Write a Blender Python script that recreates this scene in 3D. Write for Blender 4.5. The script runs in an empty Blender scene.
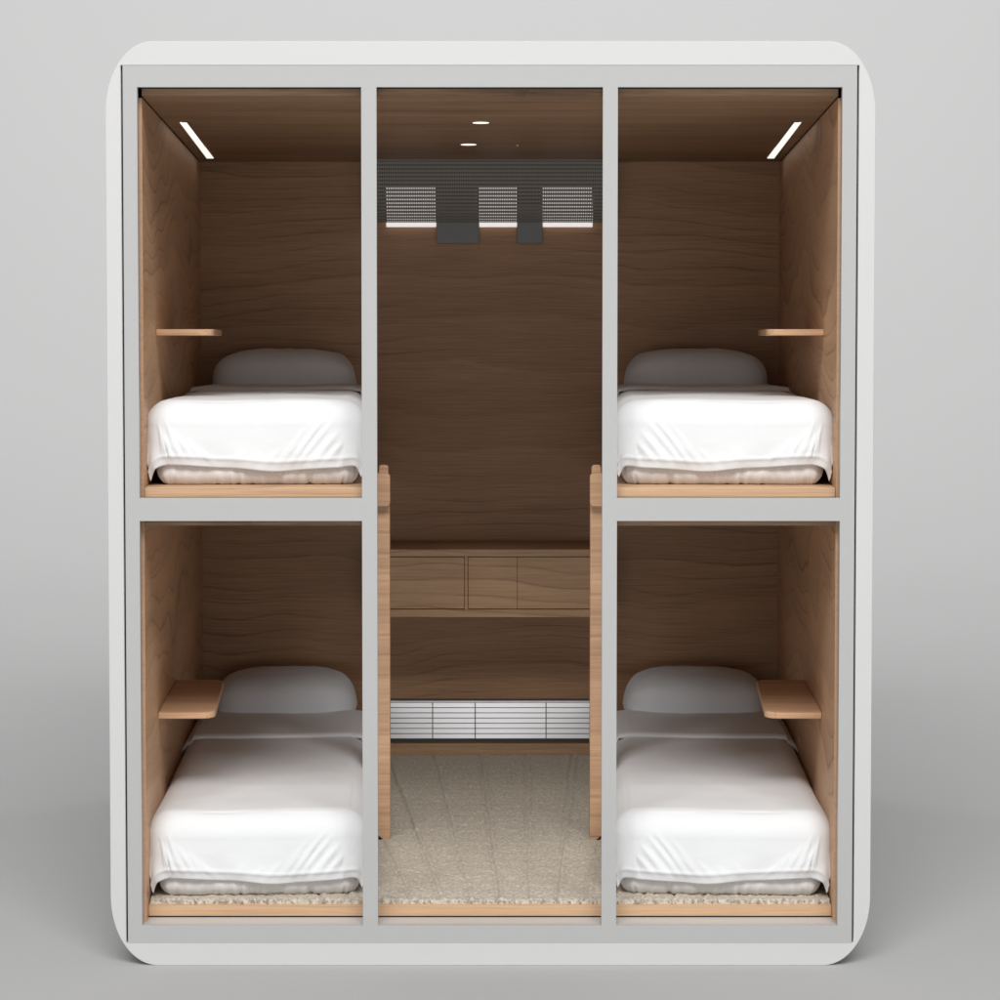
import bpy, bmesh, math, random
from mathutils import Vector, noise
import numpy as np
random.seed(7); rng = np.random.default_rng(7)
S = bpy.context.scene
COL = S.collection

# ------------------------------------------------------------------ camera
F = 2190.0; D = 5.475; PITCH = math.radians(2.2); CX, CY = 490.0, 423.0
Fw = Vector((0, math.cos(PITCH), -math.sin(PITCH))); Up = Vector((0, math.sin(PITCH), math.cos(PITCH))); Rt = Vector((1, 0, 0))
def ray(px, py): return Fw + Rt*((px-CX)/F) + Up*((CY-py)/F)
_r = ray(490, 965.3); ZC = -_r.z/_r.y*D            # eye height: the pod stands on z = 0
CAM = Vector((0, -D, ZC))
def at(px, py, Y):                                  # measured point of the photo at depth Y
    r = ray(px, py); return CAM + r*((Y+D)/r.y)
def atz(px, py, Z):
    r = ray(px, py); return CAM + r*((Z-ZC)/r.z)
def zat(py, Y): return at(490, py, Y).z
def xat(px, py, Y): return at(px, py, Y).x
cd = bpy.data.cameras.new('camera'); cam = bpy.data.objects.new('camera', cd); COL.objects.link(cam)
cam.location = CAM; cam.rotation_euler = (math.pi/2-PITCH, 0, 0)
cd.sensor_width = 36; cd.sensor_fit = 'HORIZONTAL'; cd.lens = F/1000*36
cd.shift_x = (500-CX)/1000; cd.shift_y = -(500-CY)/1000
cd.clip_end = 200; S.camera = cam

# ------------------------------------------------------------------ materials
def mat(name):
    m = bpy.data.materials.new(name); m.use_nodes = True
    nt = m.node_tree; return m, nt, nt.nodes['Principled BSDF']
def N(nt, t, **kw):
    n = nt.nodes.new(t)
    for k, v in kw.items(): setattr(n, k, v)
    return n
def plain(name, col, rough=.5, spec=.5, bump=0, bscale=200, var=0):
    m, nt, b = mat(name)
    b.inputs['Base Color'].default_value = (*col, 1); b.inputs['Roughness'].default_value = rough
    b.inputs['Specular IOR Level'].default_value = spec
    tc = N(nt, 'ShaderNodeTexCoord')
    if bump:
        nz = N(nt, 'ShaderNodeTexNoise'); nz.inputs['Scale'].default_value = bscale; nz.inputs['Detail'].default_value = 4
        nt.links.new(tc.outputs['Object'], nz.inputs['Vector'])
        bp = N(nt, 'ShaderNodeBump'); bp.inputs['Strength'].default_value = bump; bp.inputs['Distance'].default_value = .002
        nt.links.new(nz.outputs['Fac'], bp.inputs['Height']); nt.links.new(bp.outputs['Normal'], b.inputs['Normal'])
    if var:
        n2 = N(nt, 'ShaderNodeTexNoise'); n2.inputs['Scale'].default_value = 2.5
        nt.links.new(tc.outputs['Object'], n2.inputs['Vector'])
        r = N(nt, 'ShaderNodeValToRGB')
        r.color_ramp.elements[0].color = (*[c*(1-var) for c in col], 1); r.color_ramp.elements[1].color = (*[min(1, c*(1+var)) for c in col], 1)
        nt.links.new(n2.outputs['Fac'], r.inputs['Fac']); nt.links.new(r.outputs['Color'], b.inputs['Base Color'])
    return m
def glow(name, col, strength):
    m, nt, b = mat(name)
    b.inputs['Base Color'].default_value = (*col, 1); b.inputs['Emission Color'].default_value = (*col, 1)
    b.inputs['Emission Strength'].default_value = strength; return m
def wood(name, axis='X', seed=0.0, tint=(1, 1, 1), ring=22, amp=.5, contrast=1.0, edge=False):
    """veneer: grain runs along `axis`; the growth lines wander like flat-sawn beech"""
    m, nt, b = mat(name); L = nt.links.new
    tc = N(nt, 'ShaderNodeTexCoord'); sp = N(nt, 'ShaderNodeSeparateXYZ'); L(tc.outputs['Object'], sp.inputs[0])
    u, v, w = {'X': ('X', 'Z', 'Y'), 'Y': ('Y', 'Z', 'X'), 'Z': ('Z', 'X', 'Y'), 'XF': ('X', 'Y', 'Z'), 'YF': ('Y', 'X', 'Z')}[axis]
    def comb(su, sv, sw, off):
        c = N(nt, 'ShaderNodeCombineXYZ')
        for k, (src, sc) in enumerate(((u, su), (v, sv), (w, sw))):
            ma = N(nt, 'ShaderNodeMath', operation='MULTIPLY_ADD'); L(sp.outputs[src], ma.inputs[0])
            ma.inputs[1].default_value = sc; ma.inputs[2].default_value = off+k*3.7; L(ma.outputs[0], c.inputs[k])
        return c.outputs[0]
    def nz(vec, scale, detail, rough=.5):
        n = N(nt, 'ShaderNodeTexNoise'); n.inputs['Scale'].default_value = scale; n.inputs['Detail'].default_value = detail
        n.inputs['Roughness'].default_value = rough; L(vec, n.inputs['Vector']); return n.outputs['Fac']
    def mth(op, a, c2, c3=None):
        n = N(nt, 'ShaderNodeMath', operation=op)
        for k, x in enumerate((a, c2, c3)):
            if x is None: continue
            if isinstance(x, (int, float)): n.inputs[k].default_value = x
            else: L(x, n.inputs[k])
        return n.outputs[0]
    big = nz(comb(1.3, 2.2, .8, seed), 1, 2, .45)
    wob = nz(comb(6, 14, 5, seed+9), 1, 3, .5)
    h = mth('MULTIPLY_ADD', sp.outputs[v], 1.0, 0.0)
    h = mth('MULTIPLY_ADD', big, amp, h); h = mth('MULTIPLY_ADD', wob, .012, h)
    ph = mth('FRACT', mth('MULTIPLY', h, ring), 0)
    ph2 = mth('FRACT', mth('MULTIPLY', h, ring*.37), 0)
    rp = N(nt, 'ShaderNodeValToRGB'); e = rp.color_ramp.elements
    e[0].position = 0; e[0].color = (.0, .0, .0, 1); e[1].position = .12; e[1].color = (.75, .75, .75, 1)
    x = e.new(.9); x.color = (1, 1, 1, 1); x = e.new(1); x.color = (.3, .3, .3, 1); L(ph, rp.inputs[0])
    fib = nz(comb(4, 170, 170, seed+2), 1, 3, .6)
    fib2 = nz(comb(14, 420, 420, seed+5), 1, 2, .6)
    patch = nz(comb(.9, 3.5, 2, seed+4), 1, 3)
    msk = nz(comb(1.5, 4, 3, seed+21), 1, 2)
    mm = N(nt, 'ShaderNodeMapRange'); L(msk, mm.inputs[0]); mm.inputs[1].default_value = .38; mm.inputs[2].default_value = .62
    line = mth('MULTIPLY', mth('SUBTRACT', 1, rp.outputs[0]), mm.outputs[0])
    t = mth('MULTIPLY_ADD', line, (-.42 if axis == 'Y' else -.36)*contrast, 0.60)
    t = mth('MULTIPLY_ADD', mth('SUBTRACT', fib, .5), (.4 if axis == 'Y' else .75)*contrast, t)
    t = mth('MULTIPLY_ADD', mth('SUBTRACT', fib2, .5), (.1 if axis == 'Y' else .4)*contrast, t)
    t = mth('MULTIPLY_ADD', mth('SUBTRACT', patch, .5), .55*contrast, t)
    t = mth('MULTIPLY_ADD', mth('SUBTRACT', ph2, .5), .14*contrast, t)
    cr = N(nt, 'ShaderNodeValToRGB'); e = cr.color_ramp.elements
    A, B, C = WOODC
    e[0].position = 0; e[0].color = (*[a*k for a, k in zip(A, tint)], 1); e[1].position = 1; e[1].color = (*[a*k for a, k in zip(C, tint)], 1)
    x = e.new(.55); x.color = (*[a*k for a, k in zip(B, tint)], 1)
    L(t, cr.inputs[0]); L(cr.outputs[0], b.inputs['Base Color'])
    b.inputs['Roughness'].default_value = .48; b.inputs['Specular IOR Level'].default_value = .3
    bp = N(nt, 'ShaderNodeBump'); bp.inputs['Strength'].default_value = .15; bp.inputs['Distance'].default_value = .001
    L(t, bp.inputs['Height']); L(bp.outputs[0], b.inputs['Normal'])
    return m
WOODC = ((.155, .088, .052), (.375, .235, .145), (.52, .35, .225))  # one wood; tints below put front brightness and rear shade into its colour
M = dict(
    shell=plain('white_lacquer', (.55, .55, .55), .45, .4, var=.01),
    frame=plain('grey_powder_coat', (.41, .412, .412), .42, .4, bump=.08, bscale=900),
    sill=plain('polished_grey_sill', (.50, .49, .48), .18, .5),
    back=wood('shaded_back_veneer', 'X', 1.0, amp=.24, ring=20, contrast=1.0, tint=(.88, .80, .70)),  # darkened tint: the shade at the rear is put into the colour
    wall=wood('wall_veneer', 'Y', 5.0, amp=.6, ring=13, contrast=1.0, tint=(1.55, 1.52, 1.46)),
    ceil=wood('ceiling_veneer', 'XF', 9.0, amp=.05, ring=14, contrast=1.3, tint=(.90, .88, .84)),
    board=wood('lit_board_edge', 'X', 14.0, amp=.06, ring=60, contrast=.55, tint=(1.42, 1.45, 1.42)),  # lightened tint: the light on the front boards is put into the colour
    platf=wood('platform_top', 'XF', 12.0, amp=.1, ring=20),
    edge=wood('panel_edge', 'XF', 17.0, amp=.1, ring=9, contrast=.6, tint=(1.4, 1.36, 1.34)),
    shelf=wood('shelf_veneer', 'XF', 23.0, amp=.06, ring=24, contrast=.9, tint=(1.55, 1.5, 1.44)),
    post=wood('post_veneer', 'X', 31.0, amp=.05, ring=17, contrast=.85, tint=(1.42, 1.4, 1.38)),
    cab=wood('cabinet_veneer', 'X', 41.0, amp=.16, ring=22, contrast=.85, tint=(1.15, 1.16, 1.1)),
    black=plain('black_gap', (.006, .006, .007), .8, .1),
    dark=plain('dark_metal', (.055, .055, .052), .5, .4),
    duct=plain('grey_duct', (.21, .23, .24), .5, .4, bump=.1),
    grille=plain('white_grille_metal', (.80, .80, .82), .35, .4),
    screen=plain('perforated_bronze_metal', (.25, .24, .215), .5, .4),
    strip=glow('strip_light_diffuser', (1.0, .955, .88), 1.0),
    spot=glow('downlight_diffuser', (1.0, .95, .86), 1.0),
    lamp=glow('panel_light_diffuser', (1.0, .97, .95), .6),
    trim=plain('dark_trim', (.16, .13, .11), .4),
)
def fabric(name, col, weave=1200, s=.12):
    m, nt, b = mat(name); L = nt.links.new
    b.inputs['Base Color'].default_value = (*col, 1); b.inputs['Roughness'].default_value = .85
    b.inputs['Specular IOR Level'].default_value = .15; b.inputs['Sheen Weight'].default_value = .15
    tc = N(nt, 'ShaderNodeTexCoord'); hs = []
    n1 = N(nt, 'ShaderNodeTexNoise'); n1.inputs['Scale'].default_value = 9; n1.inputs['Detail'].default_value = 5
    n2 = N(nt, 'ShaderNodeTexNoise'); n2.inputs['Scale'].default_value = weave; n2.inputs['Detail'].default_value = 1
    for n in (n1, n2): L(tc.outputs['Object'], n.inputs['Vector'])
    b1 = N(nt, 'ShaderNodeBump'); b1.inputs['Strength'].default_value = .25; b1.inputs['Distance'].default_value = .01; L(n1.outputs['Fac'], b1.inputs['Height'])
    b2 = N(nt, 'ShaderNodeBump'); b2.inputs['Strength'].default_value = s; b2.inputs['Distance'].default_value = .0006; L(n2.outputs['Fac'], b2.inputs['Height'])
    L(b1.outputs[0], b2.inputs['Normal']); L(b2.outputs[0], b.inputs['Normal'])
    return m
M['duvet'] = fabric('white_cotton', (.70, .71, .722))
M['pillow'] = fabric('pillow_cotton', (.67, .70, .735))
M['mattress'] = fabric('mattress_cover', (.66, .64, .63))
def carpet_mat():
    m, nt, b = mat('beige_wool_pile'); L = nt.links.new
    tc = N(nt, 'ShaderNodeTexCoord')
    n = N(nt, 'ShaderNodeTexNoise'); n.inputs['Scale'].default_value = 120; n.inputs['Detail'].default_value = 5; n.inputs['Roughness'].default_value = .7
    L(tc.outputs['Object'], n.inputs['Vector'])
    r = N(nt, 'ShaderNodeValToRGB'); r.color_ramp.elements[0].position = .3; r.color_ramp.elements[0].color = (.33, .29, .235, 1)
    r.color_ramp.elements[1].position = .68; r.color_ramp.elements[1].color = (.63, .57, .485, 1)
    L(n.outputs['Fac'], r.inputs[0]); L(r.outputs[0], b.inputs['Base Color'])
    b.inputs['Roughness'].default_value = 1; b.inputs['Specular IOR Level'].default_value = .05
    bp = N(nt, 'ShaderNodeBump'); bp.inputs['Strength'].default_value = .6; bp.inputs['Distance'].default_value = .004
    L(n.outputs['Fac'], bp.inputs['Height']); L(bp.outputs[0], b.inputs['Normal'])
    return m
M['carpet'] = carpet_mat()
_g = M['grille'].node_tree.nodes['Principled BSDF']; _g.inputs['Metallic'].default_value = 1; _g.inputs['Roughness'].default_value = .38; _g.inputs['Base Color'].default_value = (.82, .82, .84, 1)
M['studio'] = plain('studio_grey', (.385, .385, .385), .7, .2)

# ------------------------------------------------------------------ mesh helpers
class MB:
    def __init__(s): s.v = []; s.f = []
    def add(s, vs, fs):
        o = len(s.v); s.v += [tuple(v) for v in vs]; s.f += [tuple(o+i for i in f) for f in fs]; return s
    def box(s, x0, x1, y0, y1, z0, z1):
        return s.prism([(x0, y0), (x1, y0), (x1, y1), (x0, y1)], z0, z1)
    def prism(s, pts, z0, z1):                       # footprint in xy
        n = len(pts)
        if sum(pts[i][0]*pts[(i+1) % n][1]-pts[(i+1) % n][0]*pts[i][1] for i in range(n)) < 0: pts = pts[::-1]
        vs = [(x, y, z0) for x, y in pts]+[(x, y, z1) for x, y in pts]
        fs = [tuple(range(n-1, -1, -1)), tuple(range(n, 2*n))]+[(i, (i+1) % n, n+(i+1) % n, n+i) for i in range(n)]
        return s.add(vs, fs)
    def slab(s, pts, y0, y1):                        # outline in xz, pushed along y
        n = len(pts)
        if sum(pts[i][0]*pts[(i+1) % n][1]-pts[(i+1) % n][0]*pts[i][1] for i in range(n)) < 0: pts = pts[::-1]
        vs = [(x, y0, z) for x, z in pts]+[(x, y1, z) for x, z in pts]
        fs = [tuple(range(n)), tuple(range(2*n-1, n-1, -1))]+[((i+1) % n, i, n+i, n+(i+1) % n) for i in range(n)]
        return s.add(vs, fs)
    def build(s, name, m, parent=None, smooth=False, bevel=0, seg=2):
        me = bpy.data.meshes.new(name); me.from_pydata(s.v, [], s.f); me.update()
        me.materials.append(m)
        if smooth: me.polygons.foreach_set('use_smooth', [True]*len(me.polygons))
        o = bpy.data.objects.new(name, me); COL.objects.link(o)
        if parent: o.parent = parent
        if bevel:
            b = o.modifiers.new('bevel', 'BEVEL'); b.width = bevel; b.segments = seg; b.limit_method = 'ANGLE'; b.angle_limit = .6
            b.harden_normals = False
        return o
def tag(o, label, cat, group=None, kind=None):
    if label: o['label'] = label
    if cat: o['category'] = cat
    if group: o['group'] = group
    if kind: o['kind'] = kind
    return o
def empty(name, loc=(0, 0, 0)):
    o = bpy.data.objects.new(name, None); COL.objects.link(o); o.location = loc; o.empty_display_size = .1; return o

# ------------------------------------------------------------------ measured planes
YP = .04                                             # front of the timber panels
YS = .084                                            # front of the floor board, behind the sill
ZCE = zat(96, YP); ZCT = zat(87, YP)                 # ceiling underside, its top
YB = atz(490, 161, ZCE).y+.033                            # back wall
ZP = zat(487.6, YP); ZQ = zat(525.6, YP)             # bunk platform top and underside
ZF = zat(905.2, YS); ZFB = zat(915.8, YS)            # floor board
ZK = ZF+.010                                         # carpet pile
WX0 = -xat(143, 300, YP); WX1 = -xat(201, 300, YB)   # inner face of the side walls at front and back
SL = (WX1-WX0)/(YB-YP)
def wx(Y): return WX0+SL*(Y-YP)
YBo = YB+.018; TH = .018
0 and print('planes', ZC, ZCE, YB, ZP, ZQ, ZF, WX0, WX1, 'floor back px', atz(490, 752, ZK).y)

# ------------------------------------------------------------------ studio
pts = []; R = 8.0; Yc = 8.0
for y in (-16, -6, -2, 1, 3, 6, Yc): pts.append((y, 0))
for k in range(1, 25): a = math.pi/2*k/24; pts.append((Yc+R*math.sin(a), R-R*math.cos(a)))
pts.append((Yc+R, 16))
mb = MB(); n = len(pts)
mb.add([(-16, y, z) for y, z in pts]+[(16, y, z) for y, z in pts], [(i+n, i+n+1, i+1, i) for i in range(n-1)])
fl = mb.build('floor', M['studio'], smooth=True); tag(fl, 'seamless pale grey studio floor sweeping up behind the sleeping pod', None, kind='structure')

# ------------------------------------------------------------------ pod
pod = empty('sleeping_pod')
tag(pod, 'white round-cornered sleeping pod with four timber-lined bunk bays', 'sleeping pod')

def rrect(xl, xr, z0, z1, rx, rz, n=20):
    out = []
    for cx, cz, a0 in ((xr-rx, z1-rz, 0), (xl+rx, z1-rz, 90), (xl+rx, z0+rz, 180), (xr-rx, z0+rz, 270)):
        for k in range(n+1):
            a = math.radians(a0+90*k/n); out.append((cx+rx*math.cos(a), cz+rz*math.sin(a)))
    return out
ZT = zat(41, 0)
SXL, SXR = xat(107.3, 400, 0), xat(873.6, 400, 0)
outer = rrect(SXL, SXR, 0, ZT, .118, .175)
FR_Y0 = .001                                          # the frame sits 6 mm back in the shell
ix0, ix1 = xat(120.2, 65, 0), xat(859.6, 65, 0); iz1, iz0 = zat(65, 0), zat(943.3, 0)
def inner_for(p):                                     # nearest point on the inner rectangle, by direction
    cx, cz = (ix0+ix1)/2, (iz0+iz1)/2; dx, dz = p[0]-cx, p[1]-cz
    hx, hz = (ix1-ix0)/2, (iz1-iz0)/2
    t = 1/max(abs(dx)/hx, abs(dz)/hz, 1e-9); return (cx+dx*t, cz+dz*t)
inner = [inner_for(p) for p in outer]
# snap one inner point to each rectangle corner so that the corner stays sharp
for cxr, czr in ((ix0, iz0), (ix0, iz1), (ix1, iz0), (ix1, iz1)):
    k = min(range(len(inner)), key=lambda i: (inner[i][0]-cxr)**2+(inner[i][1]-czr)**2); inner[k] = (cxr, czr)
n = len(outer); YE = YBo+.06
def flare(p, y, k=1): return (p[0]*(1+k*.13*y/YE), y, p[1])
rings = [[(p[0]*.9985, -.000, zz) for p in outer for zz in (p[1],)]]
rings = []
mid = (ZT)/2
rings.append([(q[0], .02, q[1]) for q in inner])
rings.append([(q[0], 0, q[1]) for q in inner])
rings.append([(p[0]*.9993, 0, p[1]+(mid-p[1])*.0007) for p in outer])
rings.append([(p[0], .0009, p[1]) for p in outer])
rings.append([flare(p, .4) for p in outer])
rings.append([flare(p, YE-.03) for p in outer])
rings.append([(flare(p, YE)[0]*.98, YE, mid+(p[1]-mid)*.98) for p in outer])
vs = [v for r in rings for v in r]; fs = []
for k in range(len(rings)-1):
    for i in range(n):
        j = (i+1) % n; fs.append((k*n+i, k*n+j, (k+1)*n+j, (k+1)*n+i))
fs.append(tuple((len(rings)-1)*n+i for i in range(n)))
mb = MB(); mb.add(vs, fs); sh = mb.build('shell', M['shell'], pod)
for p in sh.data.polygons: p.use_smooth = abs(p.normal.y) < .3 and p.area > 0
# front frame: stiles, rails, mullions butt-jointed
fy0, fy1 = FR_Y0, FR_Y0+.018
fxl, fxr = ix0+.0055, ix1-.0055
Zt0, Zt1 = zat(87, fy0), iz1-.0006
Zb0, Zb1 = iz0+.0006, zat(925.4, fy0)
Zm1, Zm0 = zat(498, fy0), zat(521, fy0)
xa0, xa1 = xat(137, 87, fy0), xat(361.8, 400, fy0)
xb0, xb1 = xat(377, 400, fy0), xat(602.4, 400, fy0)
xc0, xc1 = xat(617.2, 400, fy0), xat(842.5, 87, fy0)
fr = MB().box(fxl, fxr, fy0, fy1, Zt0, Zt1).build('front_frame', M['frame'], pod)
MB().box(fxl, fxr, fy0, fy1, Zb0, Zb1).build('bottom_rail', M['frame'], fr)
for a, b_ in ((fxl, xa0), (xc1, fxr)): MB().box(a, b_, fy0, fy1, Zb1, Zt0).build('side_stile', M['frame'], fr)
for a, b_ in ((xa1, xb0), (xb1, xc0)): MB().box(a, b_, fy0, fy1, Zb1, Zt0).build('mullion', M['frame'], fr)
for a, b_ in ((xa0, xa1), (xc0, xc1)): MB().box(a, b_, fy0, fy1, Zm0, Zm1).build('middle_rail', M['frame'], fr)
# black strips added as the shade in the side gaps and open top corners
for a, b_ in ((ix0-.004, fxl+.012), (fxr-.012, ix1+.004)): MB().box(a, b_, fy1+.002, .012+fy1, iz0, iz1).build('gap_shade', M['black'], pod)
# sill behind the bottom rail, reflecting the board
MB().box(xa0-.03, xc1+.03, fy1, YS-.002, Zb1-.03, Zb1-.0005).build('sill', M['sill'], pod)
MB().box(xa0-.03, xc1+.03, YS-.001, YS+.004, Zb1-.02, ZFB).build('shadow_gap', M['black'], pod)

# timber lining
MB().prism([(-wx(YP), YP), (wx(YP), YP), (wx(YB)-.0, YB), (-wx(YB), YB)], ZCE, ZCE+.018).build('ceiling', M['ceil'], pod)
MB().prism([(-wx(YP)-.02, YP+.03), (wx(YP)+.02, YP+.03), (wx(YB)+.01, YBo), (-wx(YB)-.01, YBo)], ZCE+.0185, ZCE+.03).build('roof_gap_shade', M['black'], pod)  # black sheet added over the ceiling as shade for the unlit top corners
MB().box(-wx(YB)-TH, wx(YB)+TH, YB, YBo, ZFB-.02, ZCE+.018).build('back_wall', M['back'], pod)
for s in (-1, 1):
    f = [(s*wx(YP+.003), YP+.003), (s*(wx(YP)+TH), YP+.003), (s*(wx(YB)+TH), YB-.0005), (s*wx(YB), YB-.0005)]
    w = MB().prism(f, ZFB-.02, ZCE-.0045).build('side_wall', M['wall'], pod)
    MB().prism([(s*wx(YP), YP), (s*(wx(YP)+TH+.004), YP), (s*(wx(YP)+TH+.004), YP+.0028), (s*wx(YP), YP+.0028)], ZFB-.02, ZCE-.005).build('wall_edging', M['edge'], w)
    # black sheet added behind the wall as shade for the unlit top corner
    MB().prism([(s*(wx(YP)+TH+.001), YP+.02), (s*(wx(YP)+TH+.01), YP+.02), (s*(wx(YB)+TH+.01), YB), (s*(wx(YB)+TH+.001), YB)], ZFB-.02, ZCE+.018).build('wall_gap_shade', M['black'], pod)
fb = MB().prism([(-wx(YS)+.001, YS), (wx(YS)-.001, YS), (wx(YB)-.001, YB-.001), (-wx(YB)+.001, YB-.001)], ZFB, ZF).build('floor_board', M['board'], pod)
MB().prism([(-wx(YS)+.001, YS+.01), (wx(YS)-.001, YS+.01), (wx(YB)-.001, YB-.001), (-wx(YB)+.001, YB-.001)], .03, ZFB-.001).build('floor_base', M['black'], pod)

# carpet: woven relief in real geometry
def carpet():
    nx, ny = 420, 440
    y0, y1 = YS+.012, YB-.016
    fy = np.linspace(0, 1, ny); Y = y0+(y1-y0)*fy
    u = np.linspace(-1, 1, nx)
    U, YY = np.meshgrid(u, Y)
    X = U*(WX0+SL*(YY-YP)-.004)
    h = rng.random((ny, nx))
    k = (h+np.roll(h, 1, 0)+np.roll(h, 1, 1)+np.roll(h, -1, 1)+np.roll(h, -1, 0))/5
    h = .55*h+.9*k
    Z = ZK-.003+.0042*h+.0007*np.sin(X*185)*np.sin(YY*160)+.0006*np.sin(YY*78)
    # seams of the weave: shallow grooves running into the pod
    for i in range(-7, 7):
        ctr = .067+(i+.35)*.072*(1+.62*(YY-.05))+.0015*np.sin(YY*9+i)
        dp = .006 if i % 2 else .0045
        Z -= dp*np.exp(-((X-ctr)/.0045)**2); Z += dp*.8*np.exp(-((X-ctr-.011)/.006)**2)
    Z = np.maximum(Z, ZF+.0012)
    X = X+(rng.random(X.shape)-.5)*.002; YYj = YY+(rng.random(X.shape)-.5)*.002
    Z[0, :] = ZF-.0005; Z[1, :] -= .001; YYj[0, :] = y0-.002+rng.random(nx)*.005
    V = np.stack([X, YYj, Z], -1).reshape(-1, 3)
    i = np.arange(ny-1)[:, None]*nx+np.arange(nx-1)[None]
    Fc = np.stack([i, i+1, i+nx+1, i+nx], -1).reshape(-1, 4)
    me = bpy.data.meshes.new('carpet'); me.from_pydata(V.tolist(), [], Fc.tolist()); me.materials.append(M['carpet'])
    me.polygons.foreach_set('use_smooth', [True]*len(me.polygons))
    o = bpy.data.objects.new('carpet', me); COL.objects.link(o); o.parent = pod
    # tufts standing along the cut front edge
    mb = MB()
    for k in range(900):
        x = random.uniform(-1, 1)*(WX0-.006); y = y0+random.uniform(-.002, .02); hh = random.uniform(.006, .013)
        w = random.uniform(.0018, .0036); dx = random.uniform(-.004, .004); dy = random.uniform(-.006, .001); z = ZF
        mb.add([(x-w, y, z), (x+w, y, z), (x, y+w*1.4, z), (x-w*.8+dx, y+dy, z+hh), (x+w*.8+dx, y+dy, z+hh), (x+dx, y+dy+w, z+hh)],
               [(0, 1, 4, 3), (1, 2, 5, 4), (2, 0, 3, 5), (3, 4, 5)])
    mb.build('edge_tufts', M['carpet'], o)
    return o
carpet()

# bunk platforms
PXF, PXB = -xat(366.5, 500, YP), -xat(374, 500, YB)
def pxr(Y): return PXF+(PXB-PXF)*(Y-YP)/(YB-YP)
for s in (-1, 1):
    foot = [(s*(wx(YP)-.001), YP+.001), (s*pxr(YP), YP+.001), (s*pxr(YB), YB-.001), (s*(wx(YB)-.001), YB-.001)]
    p = MB().prism(foot, ZP-.0245, ZP).build('bunk_platform', M['board'], pod, bevel=.001, seg=1)
    foot2 = [(x, y+.004) for x, y in foot[:2]]+[(x, y-.003) for x, y in foot[2:]]
    MB().prism([(s*(wx(YP)-.002), YP+.004), (s*(pxr(YP)+.002), YP+.004), (s*(pxr(YB)+.002), YB-.003), (s*(wx(YB)-.002), YB-.003)], ZQ+.011, ZP-.0255).build('platform_core', M['board'], p)
    MB().prism(foot, ZQ, ZQ+.010).build('platform_soffit', M['ceil'], p)

# shelves on the side walls
def shelf(s, zt):
    y0, y1 = .378, .947; th = .0172
    xo = [(s*wx(y0)-s*.001, y0), (s*wx(y1)-s*.001, y1)]
    X0 = .742; X1 = .781                               # outer (free) edge front and back
    r = .038
    pts = [(wx(y0)-.0005, y0)]
    for k in range(9): a = math.radians(-90-90*k/8); pts.append((X0+r+r*math.cos(a), y0+r+r*math.sin(a)))
    for k in range(9): a = math.radians(180-90*k/8); pts.append((X1+r+r*math.cos(a), y1-r+r*math.sin(a)))
    pts.append((wx(y1)-.0005, y1))
    MB().prism([(s*x, y) for x, y in pts], zt-th, zt).build('wall_shelf', M['shelf'], pod, bevel=.003, seg=3)
for s in (-1, 1):
    shelf(s, zat(712.6, .378)); shelf(s, zat(329.2, .378))

# recessed strip lights and downlights in the ceiling
for s in (-1, 1):
    q = [atz(px, py, ZCE-.001) for px, py in ((180, 122.6), (186.6, 122.6), (213.6, 158.2), (206.8, 158.2))]
    if s > 0: q = [Vector((-p.x+.003, p.y, p.z)) for p in q]
    xx = [(p.x, p.y) for p in q]
    c = Vector((sum(x for x, _ in xx)/4, sum(y for _, y in xx)/4))
    big = [(c.x+(x-c.x)*1.22, c.y+(y-c.y)*1.03) for x, y in xx]
    t = MB().prism(big, ZCE-.0008, ZCE+.002).build('strip_light', M['trim'], pod)
    MB().prism(xx, ZCE-.002, ZCE+.001).build('diffuser', M['strip'], t)
for px, py, rr in ((480.8, 122.3, .024), (468.6, 144.2, .0255)):
    c = atz(px, py, ZCE); ring = [(c.x+rr*1.12*math.cos(a), c.y+rr*1.12*math.sin(a)) for a in [math.tau*k/32 for k in range(32)]]
    t = MB().prism(ring, ZCE-.001, ZCE+.001).build('downlight', M['trim'], pod)
    MB().prism([(c.x+(x-c.x)*.86, c.y+(y-c.y)*.86) for x, y in ring], ZCE-.0022, ZCE+.001).build('diffuser', M['spot'], t)
c = atz(517.5, 145, ZCE); MB().prism([(c.x+.005*math.cos(math.tau*k/12), c.y+.005*math.sin(math.tau*k/12)) for k in range(12)], ZCE-.004, ZCE).build('glint_dot', M['grille'], pod)  # small disc added for a leftover downlight glint, not a real sensor

# cabinet on the back wall
YC = (D+YB)*.957-D
cz1, cz0 = zat(549.5, YC), zat(617.3, YC)
dz1, dz0 = zat(556.5, YC), zat(609.6, YC)
cx0, cx1 = xat(370, 580, YC), xat(610, 580, YC)
cb = MB(); y2 = YB-.001
cb.box(cx0, cx1, YC, y2, dz1, cz1); cb.box(cx0, cx1, YC, y2, cz0, dz0)
cab = cb.build('cabinet', M['cab'], pod, bevel=.001, seg=1)
xd = [xat(p, 583, YC) for p in (371.5, 464.6, 467.9, 517.6, 517.2, 608.5)]
MB().box(cx0+.002, cx1-.002, YC+.025, YC+.03, dz0, dz1).build('cabinet_cavity', M['trim'], cab)
for a, b_ in ((cx0, xd[0]), (xd[1]+.0006, xd[2]-.0006), (xd[5], cx1)): MB().box(a, b_, YC, YC+.02, dz0+.0003, dz1-.0003).build('divider', M['cab'], cab)
for k, (a, b_) in enumerate(((xd[0], xd[1]), (xd[2], xd[3]), (xd[4], xd[5]))):
    MB().box(a+.0012, b_-.0012, YC+.001, YC+.018, dz0+.0028, dz1-.0028).build('drawer', M['cab'], cab, bevel=.0006, seg=1)

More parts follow.
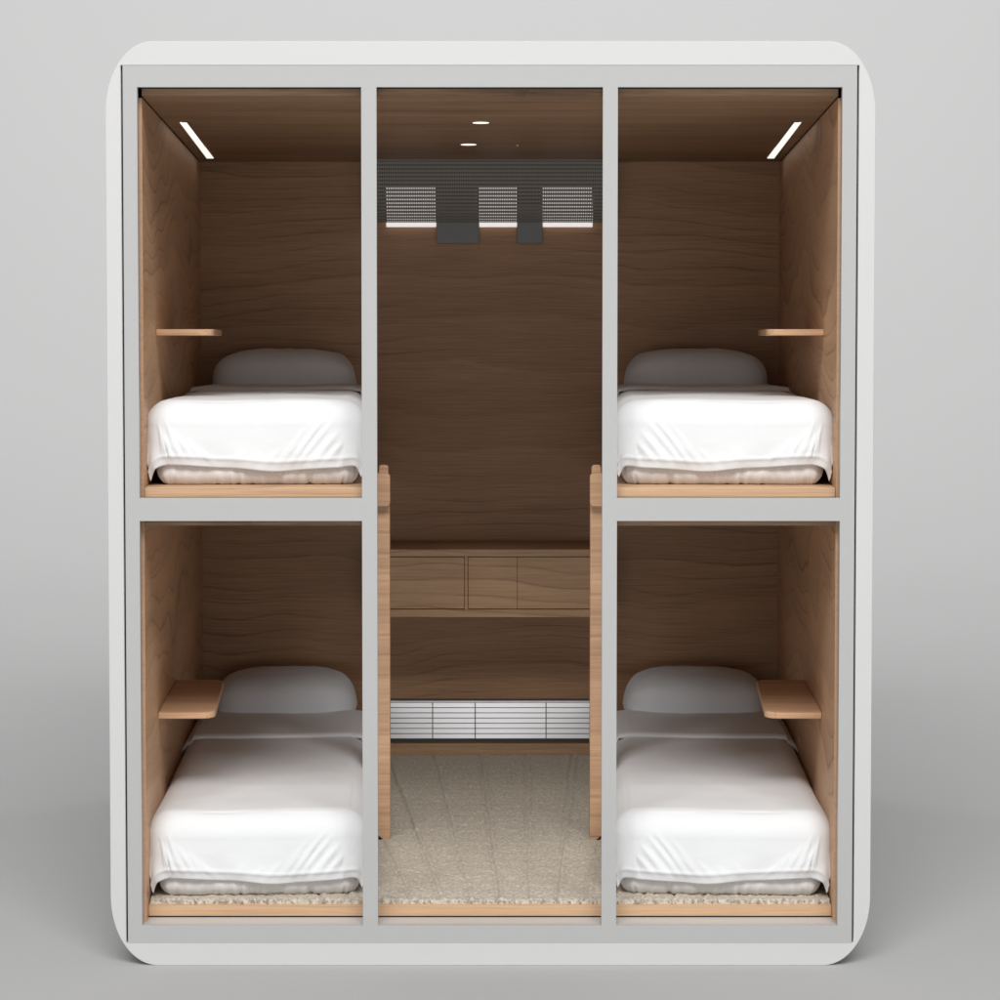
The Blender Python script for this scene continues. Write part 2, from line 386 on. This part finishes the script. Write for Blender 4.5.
# low vent grille and skirting
gy = YB-.014
gz1, gz0 = zat(702.5, gy), zat(738.8, gy); gx0, gx1 = xat(366, 720, gy), xat(614, 720, gy)
g = MB().box(gx0, gx1, gy+.006, YB-.001, zat(742, gy), zat(699.5, gy)).build('vent_grille', M['dark'], pod)
ns = 7; pitch = (gz1-gz0)/ns; mb = MB()
mb.box(gx0+.002, gx1-.002, gy-.002, gy+.0055, gz1+.0005, gz1+.006)
for k in range(ns):
    z = gz0+pitch*k
    za, zb_ = z+.0015, z+pitch-.0015; yo = (zb_-za)*math.tan(math.radians(5)); a, b_ = gx0+.002, gx1-.002
    mb.add([(a, gy, za), (b_, gy, za), (b_, gy+yo, zb_), (a, gy+yo, zb_), (a, gy+.0055, za), (b_, gy+.0055, za), (b_, gy+.0055, zb_), (a, gy+.0055, zb_)],
           [(0, 1, 2, 3), (5, 4, 7, 6), (4, 0, 3, 7), (1, 5, 6, 2), (3, 2, 6, 7), (4, 5, 1, 0)])
mb.build('louvre', M['grille'], g)
for px in (432.6, 475.2, 546.0): x = xat(px, 720, gy); MB().box(x-.0016, x+.0016, gy-.001, gy+.005, gz0, gz1+.006).build('divider', M['dark'], g)
MB().box(-wx(YB)+.002, wx(YB)-.002, YB-.014, YB-.001, ZF+.001, zat(743.5, YB-.014)).build('skirting', M['cab'], pod)

# perforated screen under the ceiling, light panels and ducts behind it
def screen():
    yt, yb = YB-.115, YB-.03
    zt, zb = ZCE-.0005, zat(222.3, yb)
    prof = []
    for k in range(61):
        a = math.pi/2*k/60*.86
        prof.append((yt+(yb-yt)*(1-math.cos(a))/(1-math.cos(math.pi/2*.86)), zt+(zb-zt)*math.sin(a)/math.sin(math.pi/2*.86)))
    ln = [0]
    for a, b_ in zip(prof, prof[1:]): ln.append(ln[-1]+math.dist(a, b_))
    def P(t):
        t *= ln[-1]
        for k in range(60):
            if ln[k+1] >= t-1e-9:
                f = (t-ln[k])/(ln[k+1]-ln[k]); return (prof[k][0]+(prof[k+1][0]-prof[k][0])*f, prof[k][1]+(prof[k+1][1]-prof[k][1])*f)
        return prof[-1]
    x0, x1 = xat(372, 190, yt), xat(608, 190, yt); nc, nr = 104, 18
    xs = []; ts = []
    for c in range(nc): xs += [x0+(x1-x0)*(c+.29)/nc, x0+(x1-x0)*(c+.71)/nc]
    xs = [x0]+xs+[x1]
    for r in range(nr): ts += [(r+.3)/nr, (r+.72)/nr]
    ts = [0]+ts+[1]; pp = [P(t) for t in ts]
    vs = [(x, y, z) for y, z in pp for x in xs]; w = len(xs); fs = []
    for r in range(len(ts)-1):
        for c in range(w-1):
            if r % 2 == 1 and c % 2 == 1: continue
            fs.append((r*w+c, (r+1)*w+c, (r+1)*w+c+1, r*w+c+1))
    mb = MB().add(vs, fs); o = mb.build('perforated_screen', M['screen'], pod)
    sm = o.modifiers.new('thickness', 'SOLIDIFY'); sm.thickness = .001; sm.offset = 1
    for a, b_ in ((x0-.02, x0), (x1, x1+.02)): MB().box(a, b_, yt, YB-.001, zb, zt).build('screen_end', M['screen'], o)
    MB().box(x0, x1, YB-.004, YB-.001, zb+.004, zt).build('screen_cavity', M['black'], pod)
    yl = YB-.026
    for a, b_ in ((386.3, 436), (479.4, 529.5-12.6), (543, 592.6)):
        l = MB().box(xat(a, 222, yl), xat(b_, 222, yl), yl, YB-.005, zat(226.8, yl), zat(187, yl)).build('light_panel', M['lamp'], pod)
    for a, b_ in ((436.4, 479), (517.3, 542.6)):
        MB().box(xat(a, 230, yl), xat(b_, 230, yl), yl+.001, YB-.0045, zat(243.5, yl), zat(205, yl)).build('duct_box', M['duct'], pod, bevel=.002)
screen()

# ladder posts with hooked tops beside the aisle
YL = atz(490, 839.5, ZK).y
def post(s):
    def X(px): x = xat(px, 650, YL); return x if s < 0 else -x
    def X2(px): return X(px)
    zt = zat(474, YL); zb = ZK-.004
    pts = []
    xl, xr = X(366), X(390)
    sg = 1 if s < 0 else -1
    r = .012
    pts = [(xl, zb+.022), (X(372), zb+.019), (X(378), zb+.014), (X(383.5), zb+.003), (X(386.5), zb), (xr, zb+.004)]
    pts += [(xr-sg*(r-r*math.cos(math.radians(a))), zt-r+r*math.sin(math.radians(a))) for a in range(0, 91, 15)]
    pts += [(xl, zt)]
    p = MB().slab(pts, YL, YL+.03).build('ladder_post', M['post'], pod, bevel=.002, seg=2)
    # hook block on the front
    zt2, zb2 = zat(473.5, YL-.03), zat(506.5, YL-.03); r = .011; xr2 = xat(390, 490, YL-.03)*(1 if s < 0 else -1)
    q = [(xl, zb2)]+[(xr2-sg*(r-r*math.sin(math.radians(a))), zb2+r-r*math.cos(math.radians(a))) for a in range(0, 91, 15)]
    q += [(xr2-sg*(r-r*math.cos(math.radians(a))), zt2-r+r*math.sin(math.radians(a))) for a in range(0, 91, 15)]+[(xl, zt2)]
    MB().slab(q, YL-.030, YL-.0005).build('hook_block', M['post'], p, bevel=.002, seg=3)
    # rear lug standing higher
    y3 = YL+.031; x3 = xat(388.3, 468, y3)*(1 if s < 0 else -1); zt3 = zat(465.2, y3); r = .009
    q = [(X(378.6), zt-.06), (x3, zt-.06)]+[(x3-sg*(r-r*math.cos(math.radians(a))), zt3-r+r*math.sin(math.radians(a))) for a in range(0, 91, 15)]
    q += [(X(378.6)+sg*r*.5, zt3), (X(378.6), zt3-r*.5)]
    MB().slab(q, y3, y3+.03).build('rear_lug', M['post'], p, bevel=.002, seg=2)
post(-1); post(1)

# ------------------------------------------------------------------ bedding
LB = 1.80; HM = .205; WT = .219; RR = .068
def prof(e):                                           # outward run and drop of cloth e metres past the top edge
    q = RR*math.pi/2
    if e < q: a = e/RR; return RR*math.sin(a), RR*(1-math.cos(a))
    return RR+(e-q)*.09, RR+(e-q)*.993
def gauss(x, s): return math.exp(-(x/s)**2)
# creases on the foot drop: (x from left edge, height above hem) start and end, depth, width
CR = [(.085, .02, .035, .125, .0075, .0055), (.11, .018, .06, .10, .006, .005), (.135, .016, .095, .075, .004, .006), (.06, .02, .018, .09, .006, .006),
      (.03, .01, .012, .10, .005, .006), (.165, .012, .13, .04, .003, .006), (.02, .0, .045, .05, -.005, .008),
      (.335, .02, .41, .115, .004, .006), (.365, .02, .455, .135, .007, .0055), (.39, .02, .475, .125, .0065, .005), (.41, .03, .43, .10, -.003, .01),
      (.43, .02, .49, .10, .006, .006), (.455, .02, .50, .07, .005, .006), (.30, .015, .34, .06, .003, .007), (.48, .01, .505, .06, -.005, .008),
      (.05, .03, .028, .075, .005, .0035), (.075, .03, .05, .07, .004, .0035), (.10, .04, .075, .085, .0035, .0035), (.15, .02, .12, .055, .003, .0035),
      (.40, .04, .445, .10, .004, .0035), (.42, .02, .46, .07, .004, .0035), (.35, .03, .40, .085, .003, .0035), (.445, .05, .475, .09, .004, .0035), (.01, .03, .005, .12, .005, .008),
      (.22, .012, .245, .05, .0022, .009), (.26, .01, .29, .045, .002, .008)]
def segd(px, py, c):
    ax, ay, bx, by = c[:4]; dx, dy = bx-ax, by-ay; t = ((px-ax)*dx+(py-ay)*dy)/(dx*dx+dy*dy)
    tt = min(1, max(0, t)); d = math.hypot(px-ax-tt*dx, py-ay-tt*dy)
    return d, tt
def cloth(name, ylo, yhi, dropf, drops, lift, m, parent, foot=True, hem=True, na=150, nb=80, nf=52):
    avs = []
    A = WT+drops
    ac = [-A+2*A*i/na for i in range(na+1)]
    bs = ([-dropf+dropf*j/nf for j in range(nf)] if foot else [])+[(yhi)*j/nb if foot else ylo+(yhi-ylo)*j/nb for j in range(nb+1)]
    vs = []
    y0 = .056                                          # where the top plane starts, behind the rounded foot edge
    for b_ in bs:
        for a in ac:
            ex = max(0, abs(a)-WT); ey = max(0, -b_) if foot else 0
            hx = 1 if a > 0 else -1
            if ex > 0 and ey > 0:
                e = (ex**4+ey**4)**.25; l = math.hypot(ex, ey); dx, dy = ex/l*hx, -ey/l
            elif ex > 0: e, dx, dy = ex, hx, 0
            elif ey > 0: e, dx, dy = ey, 0, -1
            else: e, dx, dy = 0, 0, 0
            wob = 1+.035*math.sin(a*11+1.0)*(1 if ey > 0 else .3)+.03*noise.noise(Vector((a*9, b_*4, 3)))
            e *= wob
            o, dr = prof(e)
            if ex > 0 and ey > 0: o *= 1+.03*min(1, 2*ex*ey/(ex*ex+ey*ey))*min(1, e/.12)
            bx = max(-WT, min(WT, a)); by = (max(0, b_) if foot else b_)
            x, y, z = bx+dx*o, y0+by+dy*o, HM+.012-dr
            nzv = noise.noise(Vector((a*5, b_*3, lift*50)))*.004+noise.noise(Vector((a*14, b_*10, 7)))*.0015
            # top bulge
            z += (nzv+lift)*(1 if e < .03 else .3)
            nx, ny = dx, dy
            if e > .02:
                y += ny*(nzv*1.2+lift); x += nx*(nzv*1.2+lift)
                hh = max(0, (dropf if ey >= ex else drops)-max(ex, ey)); 
                if foot and ey > .01 and hem:
                    fx = a+WT+.055; disp = 0
                    for c in CR:
                        d, tt = segd(fx, hh, c)
                        if d < .05: disp += c[4]*gauss(d, c[5]*(.55+.7*(1-tt)))*math.sin(math.pi*min(1, .12+tt*.88))
                    y -= disp*.85; z += disp*.15
                if hem:
                    if hh < .026:
                        q = min(1, (.026-hh)/.006); x -= nx*.005*(1-hh/.026); y -= ny*.008*(1-hh/.026)
                    y += ny*.0028*gauss(hh-.024, .0035); x += nx*.0028*gauss(hh-.024, .0035)
                    wv = .004*math.sin(a*38+b_*22)*min(1, max(0, .07-hh)/.07)*(1 if ey > 0 else .8)
                    x += nx*wv; y += ny*wv
            z = max(z, .004)
            vs.append((x, y, z))
    w = len(ac); fs = [(j*w+i, j*w+i+1, (j+1)*w+i+1, (j+1)*w+i) for j in range(len(bs)-1) for i in range(w-1)]
    o = MB().add(vs, fs).build(name, m, parent, smooth=True)
    sm = o.modifiers.new('thickness', 'SOLIDIFY'); sm.thickness = .005; sm.offset = -1
    return o
def mattress():
    mb = MB(); nr = 30; nt = 220; vs = []
    hw = .245
    for r in range(nr+1):
        t = r/nr                                       # bottom to top
        if t < .12: ins = .018*(1-t/.12)**2; z = HM*.0+t*HM
        elif t > .82: q = (t-.82)/.18; ins = .045*(1-math.sqrt(max(0, 1-q*q))); z = t*HM
        else: ins = 0; z = t*HM
        for k in range(nt):
            a = math.tau*k/nt; c, s_ = math.cos(a), math.sin(a); p = 2/9
            x = (hw-ins)*abs(c)**p*(1 if c > 0 else -1); y = LB/2+(LB/2-ins)*abs(s_)**p*(1 if s_ > 0 else -1)
            # even arc sampling of the foot side
            if True:
                pleat = .0035*noise.noise(Vector((x*26, y*26, z*5)))+.0025*math.sin(x*150+4*noise.noise(Vector((x*12, y*12, 1))))*(1-t)
                bott = .006*noise.noise(Vector((x*60, y*60, 2)))*max(0, 1-t/.2)
            d = Vector((x, y-LB/2, 0)); d = Vector((x/hw, (y-LB/2)/(LB/2), 0)); m_ = max(abs(d.x), abs(d.y)); nx = d.x if abs(d.x) >= m_-.03 else 0; ny = d.y if abs(d.y) >= m_-.03 else 0
            vs.append((x+nx*(pleat+bott), y+ny*(pleat+bott), max(.001, z+(abs(bott)*1.2 if r < 3 else 0))))
    fs = [(r*nt+k, r*nt+(k+1) % nt, (r+1)*nt+(k+1) % nt, (r+1)*nt+k) for r in range(nr) for k in range(nt)]
    fs.append(tuple(nr*nt+k for k in range(nt))); fs.append(tuple(nt-1-k for k in range(nt)))
    return MB().add(vs, fs)
def even_mattress():                                   # rounded box with evenly spaced perimeter samples
    hw = .258; rc = .045; per = []
    def line(x0, y0, x1, y1, n): return [(x0+(x1-x0)*k/n, y0+(y1-y0)*k/n) for k in range(n)]
    def arc(cx, cy, a0, n): return [(cx+rc*math.cos(math.radians(a0+90*k/n)), cy+rc*math.sin(math.radians(a0+90*k/n))) for k in range(n)]
    per += line(-hw+rc, 0, hw-rc, 0, 150)+arc(hw-rc, rc, 270, 24)+line(hw, rc, hw, LB-rc, 120)+arc(hw-rc, LB-rc, 0, 12)
    per += line(hw-rc, LB, -hw+rc, LB, 20)+arc(-hw+rc, LB-rc, 90, 12)+line(-hw, LB-rc, -hw, rc, 120)+arc(-hw+rc, rc, 180, 24)
    n = len(per); nr = 26; vs = []
    for r in range(nr+1):
        t = r/nr; z = (HM-.008)*t; ins = 0
        if t < .16: ins = .02*(1-t/.16)**2
        if t > .66: q = (t-.66)/.34; ins = .075*(1-math.sqrt(max(0, 1-q*q*.98)))
        for k, (x, y) in enumerate(per):
            x0, y0 = per[k-1]; x1, y1 = per[(k+1) % n]; nx, ny = (y1-y0), -(x1-x0); l = math.hypot(nx, ny); nx /= l; ny /= l
            pl = .0025*noise.noise(Vector((x*22, y*22, t*1.5)))+.002*math.sin((x+y)*170+5*noise.noise(Vector((x*14, y*14, 1))))*max(0, 1-t*1.6)
            bt = .010*noise.noise(Vector((x*48, y*48, 2)))*max(0, 1-t/.25)
            o = -ins+pl+bt
            vs.append((x+nx*o, y+ny*o, max(.001, z+max(0, noise.noise(Vector((x*55, y*55, 8))))*.012*max(0, 1-t/.2))))
    fs = [(r*n+k, r*n+(k+1) % n, (r+1)*n+(k+1) % n, (r+1)*n+k) for r in range(nr) for k in range(n)]
    fs.append(tuple(nr*n+k for k in range(n))); fs.append(tuple(n-1-k for k in range(n)))
    return MB().add(vs, fs)
def pillow_mesh():
    A, B, C = .236, .165, .112; nu, nv = 90, 48; vs = []
    def sp(v, p): return abs(v)**p*(1 if v >= 0 else -1)
    for j in range(nv+1):
        et = -math.pi/2+math.pi*j/nv
        for i in range(nu):
            om = math.tau*i/nu
            ce, se = sp(math.cos(et), .52), sp(math.sin(et), .56)
            x = A*ce*sp(math.cos(om), .55); y = B*ce*sp(math.sin(om), .6); z = C*se
            if z < 0: z *= .16
            else: z += .0
            # cushion top slopes down to the foot, the edges pinch in a little
            z *= 1+.10*(y/B)
            k = 1-.05*max(0, z/C); x *= k
            n_ = noise.noise(Vector((x*9, y*9, z*9+4)))*.006+noise.noise(Vector((x*24, y*18, z*24)))*.002
            z += n_ if z > 0 else 0; x += n_*.6
            vs.append((x, y, z+C*.16))
    fs = [(j*nu+i, j*nu+(i+1) % nu, (j+1)*nu+(i+1) % nu, (j+1)*nu+i) for j in range(nv) for i in range(nu)]
    return MB().add(vs, fs)

G = {'m': 'mattresses in the four bunks', 'd': 'white duvets on the four bunks', 'p': 'pillows at the heads of the four bunks'}
mt = even_mattress().build('mattress', M['mattress'], smooth=True)
dv = empty('duvet'); cloth('cover', 0, 1.36, .214, .196, 0, M['duvet'], dv)
fd = cloth('turned_down_fold', 1.005, 1.45, .1, .13, .011, M['duvet'], dv, foot=False, hem=False, nb=60)
# roll the front edge of the fold down onto the cover
for v in fd.data.vertices:
    t = (v.co.y-1.061)
    if t < .02: v.co.z -= .0095*(1-max(0, t)/.02)**2; 
pl = pillow_mesh().build('pillow', M['pillow'], smooth=True)

def place(s, zt, which, first):
    yaw = -s*math.radians(2.75)
    base = Vector((s*.600, .135, zt))
    out = []
    for o in (mt, dv, pl):
        c = o if first else o.copy()
        if not first:
            COL.objects.link(c)
            for ch in list(o.children):
                k = ch.copy(); COL.objects.link(k); k.parent = c
        c.location = base; c.rotation_euler = (0, 0, yaw); c.scale = (-s, 1, 1)
        out.append(c)
    d = Vector((-math.sin(yaw), math.cos(yaw), 0))
    out[1].location = base+Vector((0, 0, .001))
    out[2].location = base+d*1.62+Vector((0, 0, HM+.004)); 
    tag(out[0], f'{MW[which]}', 'mattress', G['m']); tag(out[1], DW[which], 'duvet', G['d']); tag(out[2], PW[which], 'pillow', G['p'])
MW = ['mattress with greyish pleated cover on the raised platform in the upper left bunk', 'mattress with greyish pleated cover on the raised platform in the upper right bunk',
      'mattress lying on the beige carpet in the lower left bunk', 'mattress lying on the beige carpet in the lower right bunk']
DW = ['white duvet draped over the bed in the upper left bunk', 'white duvet draped over the bed in the upper right bunk',
      'white duvet draped over the low bed on the carpet, lower left bunk', 'white duvet draped over the low bed on the carpet, lower right bunk']
PW = ['plump grey-white pillow at the head of the upper left bunk', 'plump grey-white pillow at the head of the upper right bunk',
      'plump grey-white pillow against the back wall in the lower left bunk', 'plump grey-white pillow against the back wall in the lower right bunk']
place(-1, ZP+.0005, 0, True)
place(1, ZP+.0005, 1, False); place(-1, ZK-.0005, 2, False); place(1, ZK-.0005, 3, False)

# ------------------------------------------------------------------ light
W = bpy.data.worlds.new('World'); S.world = W; W.use_nodes = True
W.node_tree.nodes['Background'].inputs[0].default_value = (1, 1, 1, 1); W.node_tree.nodes['Background'].inputs[1].default_value = .42
def area(name, loc, target, sx, sy, power, col=(1, 1, 1)):
    ld = bpy.data.lights.new(name, 'AREA'); ld.shape = 'RECTANGLE'; ld.size = sx; ld.size_y = sy; ld.energy = power; ld.color = col
    o = bpy.data.objects.new(name, ld); COL.objects.link(o); o.location = loc
    o.rotation_euler = (Vector(target)-Vector(loc)).to_track_quat('-Z', 'Y').to_euler(); return o
area('key_softbox', (0, -8.8, 11.0), (0, .2, 1.0), 11.0, 5.0, 2120, (1, .995, .98))
area('fill_light', (0, -7.6, .9), (0, 0, .2), 5, 1.2, 72)  # unseen lamp added to lift the dim lower front
for x in (-5, 5): area('backdrop_fill', (x, 6.5, 10.5), (x*.6, 15.8, 6.0), 5, 2.5, 780)  # unseen lamps added to brighten the backdrop
v = S.view_settings; v.view_transform = 'Standard'; v.look = 'None'; v.exposure = 0; v.gamma = 1; v.use_curve_mapping = False
S.render.engine = 'CYCLES'; S.cycles.use_denoising = True; S.cycles.max_bounces = 10; S.cycles.diffuse_bounces = 6
S.cycles.sample_clamp_indirect = 6
